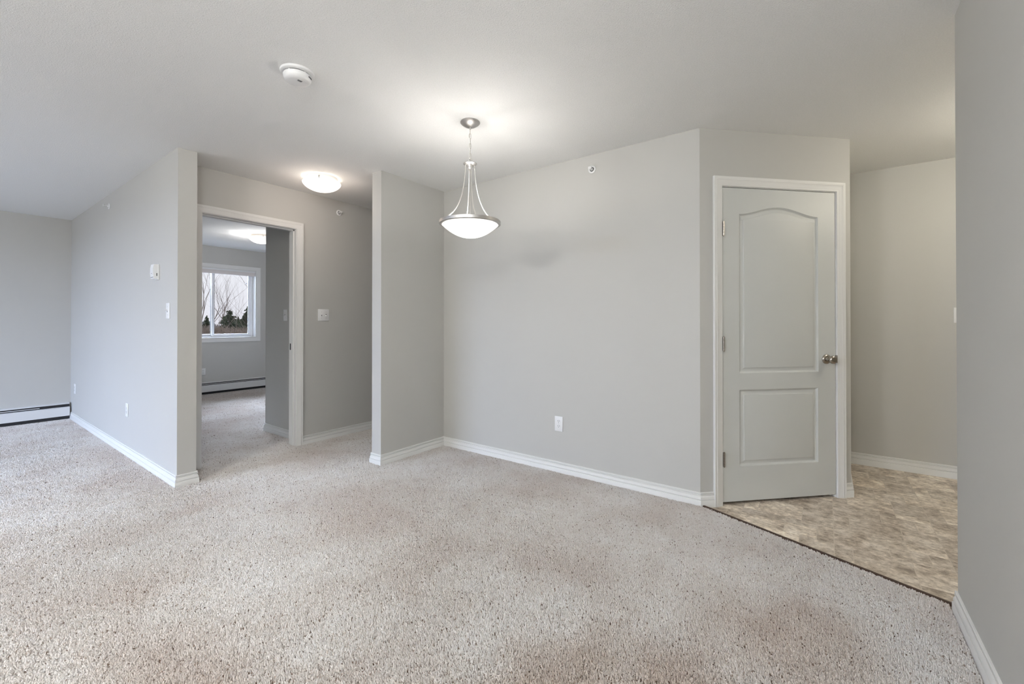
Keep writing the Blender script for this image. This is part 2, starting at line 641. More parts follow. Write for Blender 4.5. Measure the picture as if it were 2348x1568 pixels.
for i in range(-3, 6):
    for j in range(-6, 4):
        xb, yb = X0 + i * PX, Y0 + j * PY
        for r0, r1, js in rows:
            edges = [0, *js, 6]
            for a, c in zip(edges, edges[1:]):
                col = (random.random(), random.random(), random.random(), 1)
                gx, gy = 0.0006, 0.0019
                x_a, x_b, y_a, y_b = xb + r0, xb + r1, yb + a * PY / 6, yb + c * PY / 6
                quad(x_a + gx, x_b - gx, y_a + gy, y_b - gy, ZV, 0, col)
                quad(x_a, x_b, y_a, y_a + gy, ZV, 1, col)
                quad(x_a, x_b, y_b - gy, y_b, ZV, 1, col)
                quad(x_a, x_a + gx, y_a + gy, y_b - gy, ZV, 1, col)
                quad(x_b - gx, x_b, y_a + gy, y_b - gy, ZV, 1, col)


def cut(p, n):
    bmesh.ops.bisect_plane(bm, geom=bm.verts[:] + bm.edges[:] + bm.faces[:], plane_co=p, plane_no=n, clear_outer=True)


ln = Vector((0.645 + .429, -(2.968 - 2.549), 0)).normalized()
cut((2.549, -.429, 0), -ln)
cut((XE + .05, 0, 0), (1, 0, 0))
cut((0, YBACK - .05, 0), (0, -1, 0))
cut((0, 1.2, 0), (0, 1, 0))
me = bpy.data.meshes.new('floor_entry')
bm.to_mesh(me)
bm.free()
me.materials.append(VINYL)
me.materials.append(GROUT)
o = bpy.data.objects.new('floor_entry', me)
COL.objects.link(o)
struct(o, 'brown stone-patterned vinyl tile floor of the entry', 'tile floor')
struct(MB().prism([(XF - T, YBACK - T), (XEND + T, YBACK - T), (XEND + T, YW + .2), (XF - T, YW + .2)], ZB - .1, -.034).build('floor_slab', GROUND),
       'subfloor under the carpet and vinyl', 'floor')
# brown reducer strip between carpet and vinyl
mb = MB()
dirv = Vector((LX(1) - LX(0), 1.0, 0)).normalized()
pa, pb = Vector((LX(YR - .008), YR - .008, 0)), Vector((LX(Y1 - .012), Y1 - .012, 0))
mb.sweep([pa[:2], pb[:2]], [(-.004, -.017), (-.004, .0005), (.008, .0005), (.018, -.007), (.022, -.017)], lambda a, b_, h_: (a, b_, h_), side=-1)
tag(mb.build('trim_1', BROWN), 'dark brown strip where the carpet meets the vinyl tile', 'floor trim', kind='structure')

# ------------------------------------------------------------------ baseboards
BBP = [(0, -.019), (.0155, -.019), (.0155, .0265), (.0140, .0290), (.0095, .0300), (.0095, .0320), (.0130, .0350), (.0118, .0450), (.0080, .0550), (.0050, .0575),
       (.0050, .0592), (.0095, .0605), (.0102, .0625), (.0092, .0645), (.0035, .0658), (.0035, .0676), (.0082, .0695), (.0082, .0755), (.0062, .0780), (0, .0780)]
plan = lambda a, b_, h_: (a, b_, h_)


def baseboard(name, path, side, label):
    mb = MB()
    mb.sweep(path, BBP, plan, side)
    return struct(mb.build(name, TRIM), label, 'baseboard')


baseboard('baseboard_left', [(XP, YF - .004), (XP, YP), (XP2, YP), (XP2, YD), (1.255, YD)], -1, 'white baseboard along the long partition and around its pier')
baseboard('baseboard_hall', [(2.168, YD), (XEND, YD)], -1, 'white baseboard in the hall right of the bedroom doorway')
baseboard('baseboard_dining', [(XEND, YS2), (XS, YS2), (XS, YS), (XB, YS), (XB, Y1), ang(.098, 0)[:2]], -1,
          'white baseboard around the short wall and along the big dining wall')
e0 = ang(1.068, 0)[:2]
baseboard('baseboard_closet', [e0, (DX, DY), (XE - .014, DY)], -1, 'short white baseboard right of the closet door')
baseboard('baseboard_entry', [(XE, DY - .001), (XE, YBACK)], -1, 'white baseboard at the back of the tiled entry')
baseboard('baseboard_right', [(XR, YBACK), (XR, YR), (XF, YR)], -1, 'white baseboard under the near wall in the bottom right corner')
baseboard('baseboard_bedroom', [(XD, YD + T + .012), (XD, YDE), (3.9, YDE)], 1, 'shadowed baseboard on the dark bedroom wall beyond the doorway')

# ------------------------------------------------------------------ casings
CASP = [(0, 0), (0, .009), (.004, .0105), (.016, .0105), (.020, .0125), (.034, .0135), (.040, .0165), (.046, .0150), (.052, .0175), (.059, .0175), (.061, .015), (.061, 0)]

# bedroom doorway: casing, jamb lining with stop, strike plate
root = empty('trim_2', (0, 0, 0))
J0, J1, JH = 1.337, 2.103, 2.066
mb = MB()
mb.sweep([(J0 - .005, -.01), (J0 - .005, JH + .005), (J1 + .005, JH + .005), (J1 + .005, -.01)], CASP, lambda a, b_, h_: (a, YD - h_, b_), side=1)
mb.build('casing', TRIM, root)
mb = MB()
yb2 = YD + T + .010
for x0, x1 in ((DO0 + .001, J0), (J1, DO1 - .001)):
    mb.box(x0, x1, YD, yb2, -.01, JH + .017)
mb.box(J0, J1, YD, yb2, JH, JH + .017)
mb.build('jamb', TRIM, root)
mb = MB()
ys0, ys1 = YD + .036, YD + .072
mb.box(J0, J0 + .011, ys0, ys1, -.005, JH)
mb.box(J1 - .011, J1, ys0, ys1, -.005, JH)
mb.box(J0, J1, ys0, ys1, JH - .011, JH)
mb.build('door_stop', TRIM, root)
mb = MB()
mb.box(J1 - .0016, J1 + .001, YD + .084, YD + .112, .91, .972, .0005)
mb.box(J1 - .003, J1 + .001, YD + .092, YD + .104, .925, .957)
mb.build('strike_plate', DARK, root)
mb = MB()
mb.sweep([(J0 - .005, -.01), (J0 - .005, JH + .005), (J1 + .005, JH + .005), (J1 + .005, -.01)], CASP, lambda a, b_, h_: (a, yb2 + h_, b_), side=1)
mb.build('inner_casing', TRIM, root)
struct(root, 'white casing and jamb of the open bedroom doorway', 'door frame')

# ------------------------------------------------------------------ closet door
door = empty('door_1', (XB, Y1, 0), -math.pi / 4)      # local x along the angled wall, local -y into the room
struct(door, 'closed white two-panel closet door with arched upper panel in the angled wall', 'door')
JL, JR, JT = 0.158, 1.009, 2.067
mb = MB()
mb.sweep([(JL - .004, ZV), (JL - .004, JT + .004), (JR + .004, JT + .004), (JR + .004, ZV)], CASP, lambda a, b_, h_: (a, -h_, b_), side=1)
mb.build('casing', TRIM, door)
mb = MB()
mb.box(q0, JL, 0, T, ZV, JT + .017)
mb.box(JR, q1, 0, T, ZV, JT + .017)
mb.box(JL, JR, 0, T, JT, JT + .017)
mb.box(JL, JL + .011, .040, .075, ZV, JT)
mb.box(JR - .011, JR, .040, .075, ZV, JT)
mb.box(JL, JR, .040, .075, JT - .011, JT)
mb.build('jamb', TRIM, door)

L0, L1, LB, LT = JL + .003, JR - .004, 0.004, JT - .004


def offset_poly(P, d):
    n = len(P)
    R = []
    for i in range(n):
        p0, p1, p2 = Vector(P[i - 1]), Vector(P[i]), Vector(P[(i + 1) % n])
        a, c = (p1 - p0).normalized(), (p2 - p1).normalized()
        n0, n1 = Vector((-a.y, a.x)), Vector((-c.y, c.x))
        mm = (n0 + n1).normalized()
        R.append(tuple(p1 + mm * d / max(.35, mm.dot(n0))))
    return R


def rect(x0, x1, z0, z1):
    return [(x0, z0), (x1, z0), (x1, z1), (x0, z1)]


def archrect(x0, x1, z0, zs, rise, n=36):
    P = [(x0, z0), (x1, z0)]
    for k in range(n + 1):
        s_ = k / n
        x = x1 + (x0 - x1) * s_
        P.append((x, zs + rise * (.5 - .5 * math.cos(2 * math.pi * s_)) ** 0.9))
    return P


bm = bmesh.new()
yf, yk = 0.001, 0.036
ov = [bm.verts.new((x, yf, z)) for x, z in rect(L0, L1, LB, LT)]
kv = [bm.verts.new((x, yk, z)) for x, z in rect(L0, L1, LB, LT)]
bm.faces.new(kv)
for i in range(4):
    bm.faces.new((ov[i], ov[(i + 1) % 4], kv[(i + 1) % 4], kv[i]))
fill = [bm.edges.get((ov[i], ov[(i + 1) % 4])) for i in range(4)]
for P in (archrect(.282, .873, .842, 1.892, .054), rect(.282, .869, .231, .734)):
    prev = None
    for off_, dep in ((0, 0), (.002, .0030), (.0060, .0052), (.0075, .0090), (.0125, .0112), (.016, .0112), (.035, .0045), (.0362, .0020), (.0385, .0016)):
        Q = offset_poly(P, off_) if off_ else P
        vs = [bm.verts.new((x, yf + dep, z)) for x, z in Q]
        if prev is None:
            for i in range(len(vs)):
                fill.append(bm.edges.new((vs[i], vs[(i + 1) % len(vs)])))
        else:
            for i in range(len(vs)):
                bm.faces.new((prev[i], prev[(i + 1) % len(vs)], vs[(i + 1) % len(vs)], vs[i]))
        prev = vs
    bm.faces.new(prev)
bmesh.ops.triangle_fill(bm, edges=fill, use_beauty=True)
mb = MB()
mb.bm.free()
mb.bm = bm
leaf = mb.build('door_leaf', DOORP, door, sharp=20)

for hz in (1.790, 1.038, 0.285):
    mb = MB()
    for k in range(5):
        z0 = hz - .047 + k * .0188
        mb.lathe([(0, z0 + .0004), (.0058, z0 + .0004), (.0058, z0 + .0184), (0, z0 + .0184)], 14, (JL + .0035, -.0125, 0))
    mb.lathe([(0, hz - .051), (.003, hz - .050), (.0045, hz - .047)], 12, (JL + .0035, -.0125, 0))
    mb.lathe([(.0045, hz + .047), (.003, hz + .050), (0, hz + .051)], 12, (JL + .0035, -.0125, 0))
    mb.box(JL + .0005, JL + .0028, -.012, .003, hz - .046, hz + .046)
    tag(mb.build('hinge', KNOBM, door), 'dark nickel butt hinge')
mb = MB()
kx, kz = 0.934, 0.927
mb.lathe([(0, 0), (.033, 0), (.033, -.004), (.030, -.009), (.022, -.012), (.014, -.014), (.0115, -.020), (.0115, -.034), (.0155, -.038),
          (.024, -.043), (.0275, -.051), (.0270, -.058), (.0225, -.064), (.014, -.0665), (0, -.067)], 40, (kx, 0.001, kz), 'Y')
tag(mb.build('door_knob', KNOBM, door, sharp=50), 'round satin nickel knob on a disc rosette')
mb = MB()
mb.box(JR - .0012, JR + .003, -.0100, .006, kz - .026, kz + .026, .0006)
mb.build('strike_plate', KNOBM, door)

# ------------------------------------------------------------------ bedroom window
win = empty('window_1', (0, YW, 0))
struct(win, 'white sliding bedroom window with a raised blind, bare trees outside', 'window')
mb = MB()
cw = .062
x0, x1, z0, z1 = WX0 - .004, WX1 + .004, WZ0 - .004, WZ1 + .004
mb.sweep([(x0, z0), (x1, z0), (x1, z1), (x0, z1), (x0, z0)], [(0, 0), (0, .010), (.010, .012), (.045, .014), (.060, .016), (.062, .013), (.062, 0)],
         lambda a, b_, h_: (a, -h_, b_), side=-1)
mb.build('window_casing', TRIM, win)
mb = MB()
RV = .125
for b4 in ((WX0, WX0 + .012, WZ0, WZ1), (WX1 - .012, WX1, WZ0, WZ1), (WX0 + .012, WX1 - .012, WZ0, WZ0 + .012), (WX0 + .012, WX1 - .012, WZ1 - .012, WZ1)):
    mb.box(b4[0], b4[1], 0, RV + .06, b4[2], b4[3])
mb.build('window_reveal', TRIM, win)
FX0, FX1, FZ0, FZ1 = WX0 + .013, WX1 - .013, WZ0 + .013, WZ1 - .013
mb = MB()
fw = .030
for b4 in ((FX0, FX0 + fw, FZ0, FZ1), (FX1 - fw, FX1, FZ0, FZ1), (FX0 + fw, FX1 - fw, FZ0, FZ0 + .020), (FX0 + fw, FX1 - fw, FZ1 - fw, FZ1)):
    mb.box(b4[0], b4[1], RV - .015, RV + .055, b4[2], b4[3], .002)
mb.build('window_frame', VINYLW, win)
MC = 2.883


def sash(name, a0, a1, y0, y1, fwid):
    s_ = MB()
    for b4 in ((a0, a0 + fwid, FZ0 + .020, FZ1 - fw), (a1 - fwid, a1, FZ0 + .020, FZ1 - fw),
               (a0 + fwid, a1 - fwid, FZ0 + .020, FZ0 + .020 + .036), (a0 + fwid, a1 - fwid, FZ1 - fw - .036, FZ1 - fw)):
        s_.box(b4[0], b4[1], y0, y1, b4[2], b4[3], .003)
    so = s_.build(name, VINYLW, win)
    g = MB().box(a0 + fwid - .006, a1 - fwid + .006, (y0 + y1) / 2 - .003, (y0 + y1) / 2 + .003, FZ0 + .05, FZ1 - fw - .03).build('glass_pane', GLASS, so)
    k = MB()
    for b4 in ((a0 + fwid, a0 + fwid + .004, FZ0 + .056, FZ1 - fw - .036), (a1 - fwid - .004, a1 - fwid, FZ0 + .056, FZ1 - fw - .036)):
        k.box(b4[0], b4[1], y0 + .004, (y0 + y1) / 2 - .003, b4[2], b4[3])
    k.build('gasket', GASKET, so)
    return so


sa = sash('sash', FX0 + fw, MC + .02, RV + .022, RV + .048, .044)
sb = sash('sash', MC - .022, FX1 - fw, RV - .010, RV + .018, .040)
for lz in (1.26, 1.80):
    MB().box(MC - .016, MC + .012, RV - .020, RV - .009, lz - .03, lz + .03, .004).build('sash_latch', VINYLW, win)
mb = MB()
mb.box(MC + .50, MC + .53, RV + .005, RV + .012, 1.86, 1.872)
mb.build('screen_clip', GASKET, win)
blind = MB()
blind.box(WX0 + .016, WX1 - .016, .012, .062, 1.992, WZ1 - .016, .004)
bo = blind.build('window_blind', SHADE)
bo.location = (0, YW, 0)
k = MB()
for zz in (2.012, 2.030, 2.048):
    k.box(WX0 + .018, WX1 - .018, .0095, .0125, zz - .001, zz + .001)
k.build('pleat', SHADE, bo)
k = MB().box(WX0 + .014, WX1 - .014, .006, .066, WZ1 - .030, WZ1 - .0125, .002).build('head_rail', VINYLW, bo)
tag(bo, 'grey-beige blind drawn up to the top of the bedroom window', 'blind')

# ------------------------------------------------------------------ front-wall windows (behind the camera)
for k, (y0, y1, z0, z1, lab) in enumerate([(3.6, 6.8, .02, 2.08, 'glazed patio door behind the camera')]):
    r = empty('window_%d' % (k + 2), (XF, 0, 0))
    struct(r, lab, 'window')
    mb = MB()
    for a, c, e, f in ((y0, y0 + .05, z0, z1), (y1 - .05, y1, z0, z1), (y0 + .05, y1 - .05, z0, z0 + .05), (y0 + .05, y1 - .05, z1 - .05, z1), ((y0 + y1) / 2 - .03, (y0 + y1) / 2 + .03, z0 + .05, z1 - .05)):
        mb.box(-.09, -.03, a, c, e, f)
    mb.build('window_frame', VINYLW, r)
    MB().box(-.063, -.057, y0 + .05, (y0 + y1) / 2 - .03, z0 + .05, z1 - .05).build('glass_pane', GLASS, r)
    MB().box(-.063, -.057, (y0 + y1) / 2 + .03, y1 - .05, z0 + .05, z1 - .05).build('glass_pane', GLASS, r)

# ------------------------------------------------------------------ baseboard heaters
def heater(x0, x1, ywall, label, damper):
    r = empty('baseboard_heater', (0, ywall, 0))
    tag(r, label, 'heater', 'hot-water baseboard heaters')
    sx = lambda P: [(-d_, z_) for d_, z_ in P]
    def ext(prof, name, mat, a0=x0, a1=x1):
        mb = MB()
        A = [mb.bm.verts.new((a0, -d_, z_)) for d_, z_ in prof]
        B = [mb.bm.verts.new((a1, -d_, z_)) for d_, z_ in prof]
        n = len(prof)
        mb.bm.faces.new(A)
        mb.bm.faces.new(B[::-1])
        for i in range(n):
            mb.bm.faces.new((A[i], A[(i + 1) % n], B[(i + 1) % n], B[i]))
        return mb.build(name, mat, r)
    ext([(.001, .012), (.001, .190), (.004, .194), (.045, .190), (.058, .184), (.058, .180), (.045, .185), (.006, .189), (.004, .187), (.004, .012)], 'back_plate', HEATW)
    ext([(.063, .038), (.067, .038), (.067, .140), (.050, .147), (.050, .144), (.063, .138)], 'front_cover', HEATW)
    ext([(.012, .060), (.046, .060), (.046, .120), (.012, .120)], 'fin_element', DARK)
    ext([(.006, .003), (.056, .003), (.056, .036), (.006, .036)], 'toe_space', DARK, x0 + .002, x1 - .002)
    ext([(.006, .122), (.050, .122), (.050, .176), (.006, .182)], 'outlet_slot', DARK, x0 + .002, x1 - .002)
    ext([(.0505, .158), (.0565, .1585), (.0565, .1645), (.0505, .165)], 'damper', HEATW, damper[0], damper[1])
    return r


heater(XF + .02, XP - .016, YF, 'long white baseboard heater on the shaded wall of the living area', (XF + .05, .815))
heater(XP2 + .02, 5.28, YW, 'white baseboard heater under the bedroom window', (XP2 + .05, 5.2))

# ------------------------------------------------------------------ wall plates
def facing(nx, ny):
    return math.atan2(-nx, ny)


def plate(mb, w_, h_):
    mb.box(-w_ / 2, w_ / 2, 0, .0055, -h_ / 2, h_ / 2, .0022)


def screw(mb, x, z):
    mb.lathe([(0, .0062), (.003, .0062), (.003, .005)], 12, (x, 0, z), 'Y')


def toggle_set(r, x, up):
    mb = MB()
    mb.box(x - .006, x + .006, .0045, .0075, -.014, .014, .001)
    s_ = mb.build('toggle_bezel', PLASTIC, r)
    mb = MB()
    sg = 1 if up else -1
    mb.bm.free()
    mb.bm = bmesh.new()
    mb.tube([(x, .005, 0), (x, .013, .006 * sg), (x, .019, .010 * sg)], [.0042, .0040, .0034], 8)
    mb.build('toggle', PLASTIC, r)
    mb = MB()
    mb.box(x - .0045, x + .0045, .0074, .0079, -.010 if up else .002, -.002 if up else .010)
    mb.build('toggle_slot', DARK, r)
    for sz in (.030, -.030):
        mb = MB()
        screw(mb, x, sz)
        mb.build('screw', NICKEL, r)


def switch(loc, n, label, gangs=1, ups=(True,)):
    r = empty('light_switch', loc, facing(*n))
    mb = MB()
    plate(mb, .072 if gangs == 1 else .118, .117)
    mb.build('cover_plate', PLASTIC, r)
    for g in range(gangs):
        toggle_set(r, (g - (gangs - 1) / 2) * .046, ups[g])
    tag(r, label, 'light switch', 'white wall switches')
    return r


def outlet(loc, n, label):
    r = empty('wall_outlet', loc, facing(*n))
    mb = MB()
    plate(mb, .072, .117)
    mb.build('cover_plate', PLASTIC, r)
    for zc in (.0195, -.0195):
        mb = MB()
        P = [(.0165 * math.cos(t), .0145 * math.sin(t)) for t in [k * math.pi / 12 for k in range(24)]]
        A = [mb.bm.verts.new((px, .005, zc + pz)) for px, pz in P]
        B = [mb.bm.verts.new((px, .0075, zc + pz)) for px, pz in P]
        mb.bm.faces.new(B)
        for i in range(24):
            mb.bm.faces.new((A[i], A[(i + 1) % 24], B[(i + 1) % 24], B[i]))
        rc = mb.build('receptacle', PLASTIC, r)
        mb = MB()
        mb.box(-.0075, -.0050, .0074, .0080, zc, zc + .008)
        mb.box(.0050, .0075, .0074, .0080, zc, zc + .008)
        mb.lathe([(0, .0080), (.0027, .0080), (.0027, .0074)], 12, (0, 0, zc - .0065), 'Y')
        mb.build('slot', DARK, rc)
    mb = MB()
    screw(mb, 0, 0)
    mb.build('screw', NICKEL, r)
    tag(r, label, 'outlet', 'white duplex wall outlets')
    return r


switch((XP, 3.967, 1.264), (-1, 0), 'white toggle switch under the thermostat on the daylit partition')
switch((2.382, YD, 1.250), (0, -1), 'white double toggle switch right of the bedroom doorway', 2, (False, True))
switch((XD, 4.514, 1.251), (-1, 0), 'white single switch on the dark bedroom wall inside the doorway', 1, (False,))
switch((XE, -.823, 1.232), (-1, 0), 'white switch on the entry wall, half hidden by the near wall')
outlet((XP, 5.046, .394), (-1, 0), 'white outlet low in the middle of the daylit partition')
outlet((XP, 7.275, .379), (-1, 0), 'white outlet on the partition nearest the far heater')
outlet((XB, 1.710, .376), (-1, 0), 'white duplex outlet low on the big dining wall')
outlet((2.703, YW, .365), (0, -1), 'white outlet under the bedroom window above the heater')

# thermostat
r = empty('thermostat', (XP, 4.213, 1.568), facing(-1, 0))
mb = MB().box(-.041, .041, 0, .012, -.060, .060, .003)
mb.build('back_plate', PLASTIC, r)
mb = MB()
P = [(.012, -.054), (.030, -.054), (.036, -.046), (.040, -.012), (.039, .030), (.034, .058), (.012, .058)]
A = [mb.bm.verts.new((-.037, d_, z_)) for d_, z_ in P]
B = [mb.bm.verts.new((.037, d_, z_)) for d_, z_ in P]
mb.bm.faces.new(A)
mb.bm.faces.new(B[::-1])
for i in range(len(P)):
    mb.bm.faces.new((A[i], A[(i + 1) % len(P)], B[(i + 1) % len(P)], B[i]))
mb.build('housing', PLASTIC, r)
MB().box(-.006, .006, .0385, .0405, -.014, -.010).build('indicator_window', DARK, r)
MB().box(-.0380, -.036, .014, .019, -.032, -.010).build('side_dial', DARK, r)
MB().box(-.030, .030, .0365, .0382, -.0425, -.0395).build('lever_slot', GASKET, r)
tag(r, 'white box thermostat high on the daylit partition wall', 'thermostat')


# sidewall sprinklers
def sprinkler(loc, n, label):
    r = empty('fire_sprinkler', loc, facing(*n))
    mb = MB()
    mb.lathe([(0, .001), (.0295, .001), (.0302, .003), (.0280, .0065), (.0185, .0085), (.0165, .0075), (.0160, .003), (0, .003)], 36, (0, 0, 0), 'Y')
    mb.build('escutcheon', PLASTIC, r)
    mb = MB()
    mb.lathe([(.0155, .0035), (.0155, .0042), (0, .0042)], 30, (0, 0, 0), 'Y')
    mb.build('recess', DARK, r)
    mb = MB()
    mb.lathe([(.0105, .003), (.0105, .014), (.008, .018), (0, .018)], 20, (0, 0, 0), 'Y')
    for sx in (-1, 1):
        mb.tube([(sx * .009, .012, 0), (sx * .011, .026, 0), (sx * .006, .040, 0), (0, .046, 0)], .0022, 8)
    mb.build('frame_arms', PLASTIC, r)
    mb = MB()
    mb.lathe([(0, .016), (.0018, .018), (.0018, .040), (0, .042)], 10, (0, 0, 0), 'Y')
    mb.build('heat_bulb', DARK, r)
    mb = MB()
    mb.box(-.012, .012, .045, .0465, -.008, .010, .0005)
    mb.box(-.012, .012, .034, .0465, .0095, .011, .0004)
    mb.build('deflector', PLASTIC, r)
    tag(r, label, 'sprinkler', 'sidewall fire sprinklers')


sprinkler((XB, 1.421, 2.328), (-1, 0), 'white sprinkler head high on the big dining wall')
sprinkler((2.549, YD, 2.316), (0, -1), 'white sprinkler head on the hall wall right of the doorway')
sprinkler((XP, 5.71, 2.321), (-1, 0), 'white sprinkler head high on the daylit partition, seen edge on')

# smoke detector
r = empty('smoke_detector', (1.11, 2.153, H))
mb = MB()
mb.lathe([(0, 0), (.0790, 0), (.0800, -.004), (.0785, -.010), (.072, -.013), (.062, -.0135), (0, -.0135)], 56)
mb.build('mounting_base', PLASTIC, r)
mb = MB()
mb.lathe([(0, -.0135), (.0605, -.0135), (.0605, -.0175), (0, -.0175)], 48)
mb.build('vent_gap', DARK, r)
mb = MB()
mb.lathe([(.0, -.0172), (.0640, -.0172), (.0655, -.020), (.0640, -.033), (.0600, -.0420), (.052, -.0475), (.040, -.0500), (0, -.0510)], 56)
mb.build('cover', PLASTIC, r)
for k in range(5):
    t = math.radians(205 + k * 72)
    mb = MB()
    mb.box(.058 * math.cos(t) - .004, .058 * math.cos(t) + .004, .058 * math.sin(t) - .004, .058 * math.sin(t) + .004, -.019, -.012)
    mb.build('spacer', PLASTIC, r)
mb = MB()
for k in range(7):
    x = -.010 + k * .0032
    mb.box(x - .0007, x + .0007, -.030, -.018 + (k % 3) * .002, -.0512, -.0500)
mb.build('sounder_grille', GASKET, r)
mb = MB()
for z in (-.027, -.031):
    for k in range(8):
        t = math.radians(-65 + k * 3.2)
        mb.box(.0645 * math.cos(t) - .0017, .0645 * math.cos(t) + .0017, .0645 * math.sin(t) - .0017, .0645 * math.sin(t) + .0017, z - .0008, z + .0008)
mb.build('side_vent', GASKET, r)
tag(r, 'round white smoke detector on the ceiling casting a small shadow', 'smoke detector')

# ------------------------------------------------------------------ pendant light
PXY = (2.030, 1.810)
r = empty('pendant_light', (*PXY, H))
tag(r, 'brushed nickel pendant with a lit frosted glass bowl on a chain', 'pendant light')
mb = MB()
mb.lathe([(0, 0), (.060, 0), (.062, -.003), (.062, -.006), (.055, -.014), (.038, -.025), (.018, -.033), (.009, -.036), (0, -.036)], 48)
mb.build('ceiling_canopy', NICKEL, r)
mb = MB()
mb.lathe([(0, -.036), (.006, -.036), (.006, -.042), (.004, -.046), (0, -.046)], 16)
mb.build('canopy_loop', NICKEL, r)


def link(z0, z1, wd, tw, rad=.0021):
    mb = MB()
    P = []
    hh, hw = (z1 - z0) / 2, wd / 2
    for k in range(20):
        t = 2 * math.pi * k / 20
        x = hw * math.cos(t)
        z = (z0 + z1) / 2 + hh * math.copysign(abs(math.sin(t)) ** .8, math.sin(t))
        P.append((x * math.cos(tw), x * math.sin(tw), z))
    mb.tube(P, rad, 6, closed=True)
    return mb


va_ = YAW - math.pi / 2
zc = -.040
for k in range(6):
    link(zc - .037, zc, .015, va_ + (0.35 if k % 2 else 1.45)).build('chain_link', RODM, r)
    zc -= .0312
link(-.254, -.2245, .021, va_ + .3, .0024).build('hub_ring', RODM, r)
mb = MB()
mb.tube([(0.002, 0, -.03), (-.003, .002, -.1), (.003, 0, -.17), (0, 0, -.25), (0, 0, -.60)], .0016, 6)
mb.build('power_cord', RODM, r)
mb = MB()
mb.lathe([(0, -.252), (.010, -.253), (.030, -.257), (.0425, -.262), (.0432, -.265), (.036, -.270), (.022, -.274), (.018, -.283), (.0185, -.292), (.012, -.296), (0, -.297)], 40)
mb.build('hub', NICKEL, r)
ZR0, ZR1 = 1.789 - H, 1.814 - H
for k in range(4):
    t = va_ + math.radians(17 + 90 * k)
    P = []
    for z, rr in ((-.272, .028), (-.32, .031), (-.38, .037), (-.44, .048), (-.49, .062), (-.535, .082), (-.57, .106), (-.60, .137), (ZR1 - .004, .172)):
        P.append(Vector((rr * math.cos(t), rr * math.sin(t), z)))
    # smooth
    Q = []
    for i in range(len(P) - 1):
        p0, p1, p2, p3 = P[max(i - 1, 0)], P[i], P[i + 1], P[min(i + 2, len(P) - 1)]
        for s_ in (0, .25, .5, .75):
            Q.append(.5 * ((2 * p1) + (p2 - p0) * s_ + (2 * p0 - 5 * p1 + 4 * p2 - p3) * s_ ** 2 + (3 * p1 - p0 - 3 * p2 + p3) * s_ ** 3))
    Q.append(P[-1])
    mb = MB()
    mb.tube(Q, .0040, 10)
    mb.build('support_rod', RODM, r)
mb = MB()
mb.lathe([(.176, ZR0 + .004), (.176, ZR0), (.188, ZR0), (.1925, ZR0 + .004), (.1925, ZR1 - .003), (.189, ZR1), (.168, ZR1), (.168, ZR1 - .004), (.184, ZR1 - .004), (.184, ZR0 + .004), (.176, ZR0 + .004)], 72)
mb.build('bowl_rim', NICKEL, r)
mb = MB()
prof = []
R_, dep = .177, .082
for k in range(17):
    t = k / 16
    prof.append((R_ * (1 - t), ZR0 + .003 - dep * (1 - (1 - t) ** 2.1)))
prof[-1] = (0, prof[-1][1])
inner = [(max(0, a - .002) if a else 0, z + .004) for a, z in prof[::-1]]
mb.lathe(prof + inner + [prof[0]], 64)
gb = mb.build('glass_bowl', GLOW_P, r)
mb = MB()
mb.lathe([(0, -.60), (.012, -.602), (.014, -.635), (.010, -.65), (0, -.652)], 16)
mb.build('lamp_holder', NICKEL, r)
for ang_ in (0.4, 2.5, 4.6):
    point('pendant_bulb', (PXY[0] + .075 * math.cos(ang_), PXY[1] + .075 * math.sin(ang_), H + ZR0 - .002), 2.15, (1.0, .975, .94), .018)


# ------------------------------------------------------------------ flush ceiling lights
def flush(loc, label, rz=0.0):
    r = empty('flush_ceiling_light', loc, rz)
    tag(r, label, 'ceiling light', 'flush glass ceiling lights')
    mb = MB()
    mb.lathe([(0, 0), (.128, 0), (.130, -.004), (.130, -.030), (.126, -.034), (0, -.034)], 48)
    mb.build('ceiling_pan', PLASTIC, r)
    mb = MB()
    prof = [(.150, -.040), (.1565, -.046)]
    for k in range(1, 15):
        t = k / 14
        prof.append((.1565 * math.cos(t * math.pi / 2) if k < 14 else 0, -.046 - .073 * math.sin(t * math.pi / 2) ** 1.25))
    mb.lathe(prof + [(max(0, a - .003), z + .004) for a, z in prof[::-1]] + [prof[0]], 56)
    mb.build('glass_bowl', GLOW_F, r)
    for k in range(3):
        t = math.radians(120 * k)
        mb = MB()
        c_, s_ = math.cos(t), math.sin(t)
        mb.tube([(.128 * c_, .128 * s_, -.022), (.158 * c_, .158 * s_, -.026), (.1625 * c_, .1625 * s_, -.044), (.1575 * c_, .1575 * s_, -.052)], .0035, 8)
        mb.lathe([(0, 0), (.006, 0), (.006, -.010), (0, -.010)], 12, (.161 * c_, .161 * s_, -.030))
        mb.build('retaining_clip', NICKEL, r)
    return r


f0 = flush((2.053, 3.561, H), 'lit flush glass ceiling light over the hall outside the bedroom', math.radians(-8))
f1 = copy_thing(f0, (2.905, 6.65, H), math.radians(15))
f1['label'] = 'lit flush glass ceiling light in the bedroom, cut off by the dark wall'
f2 = copy_thing(f0, (3.62, -1.35, H), 0.4)
f2['label'] = 'flush glass ceiling light over the entry, out of sight behind the near wall'
f3 = copy_thing(f0, (-2.3, 1.5, H), 0.9)
f3['label'] = 'added flush glass ceiling light behind the camera, unseen, carrying the living area fill'
point('living_fill', (-2.3, 1.5, 2.12), 104, (1.0, .99, .955), .2)  # added fill from behind the camera, along with the unseen fixture over it
f4 = copy_thing(f0, (-0.4, 0.15, H), 0.3)
f4['label'] = 'added flush glass ceiling light above the picture, standing in for a bounced camera flash'
point('bounced_flash_fill', (-0.4, 0.15, 2.12), 49, (.955, .985, 1.0), .2)  # added in place of a camera flash bounced off the ceiling, fixture included
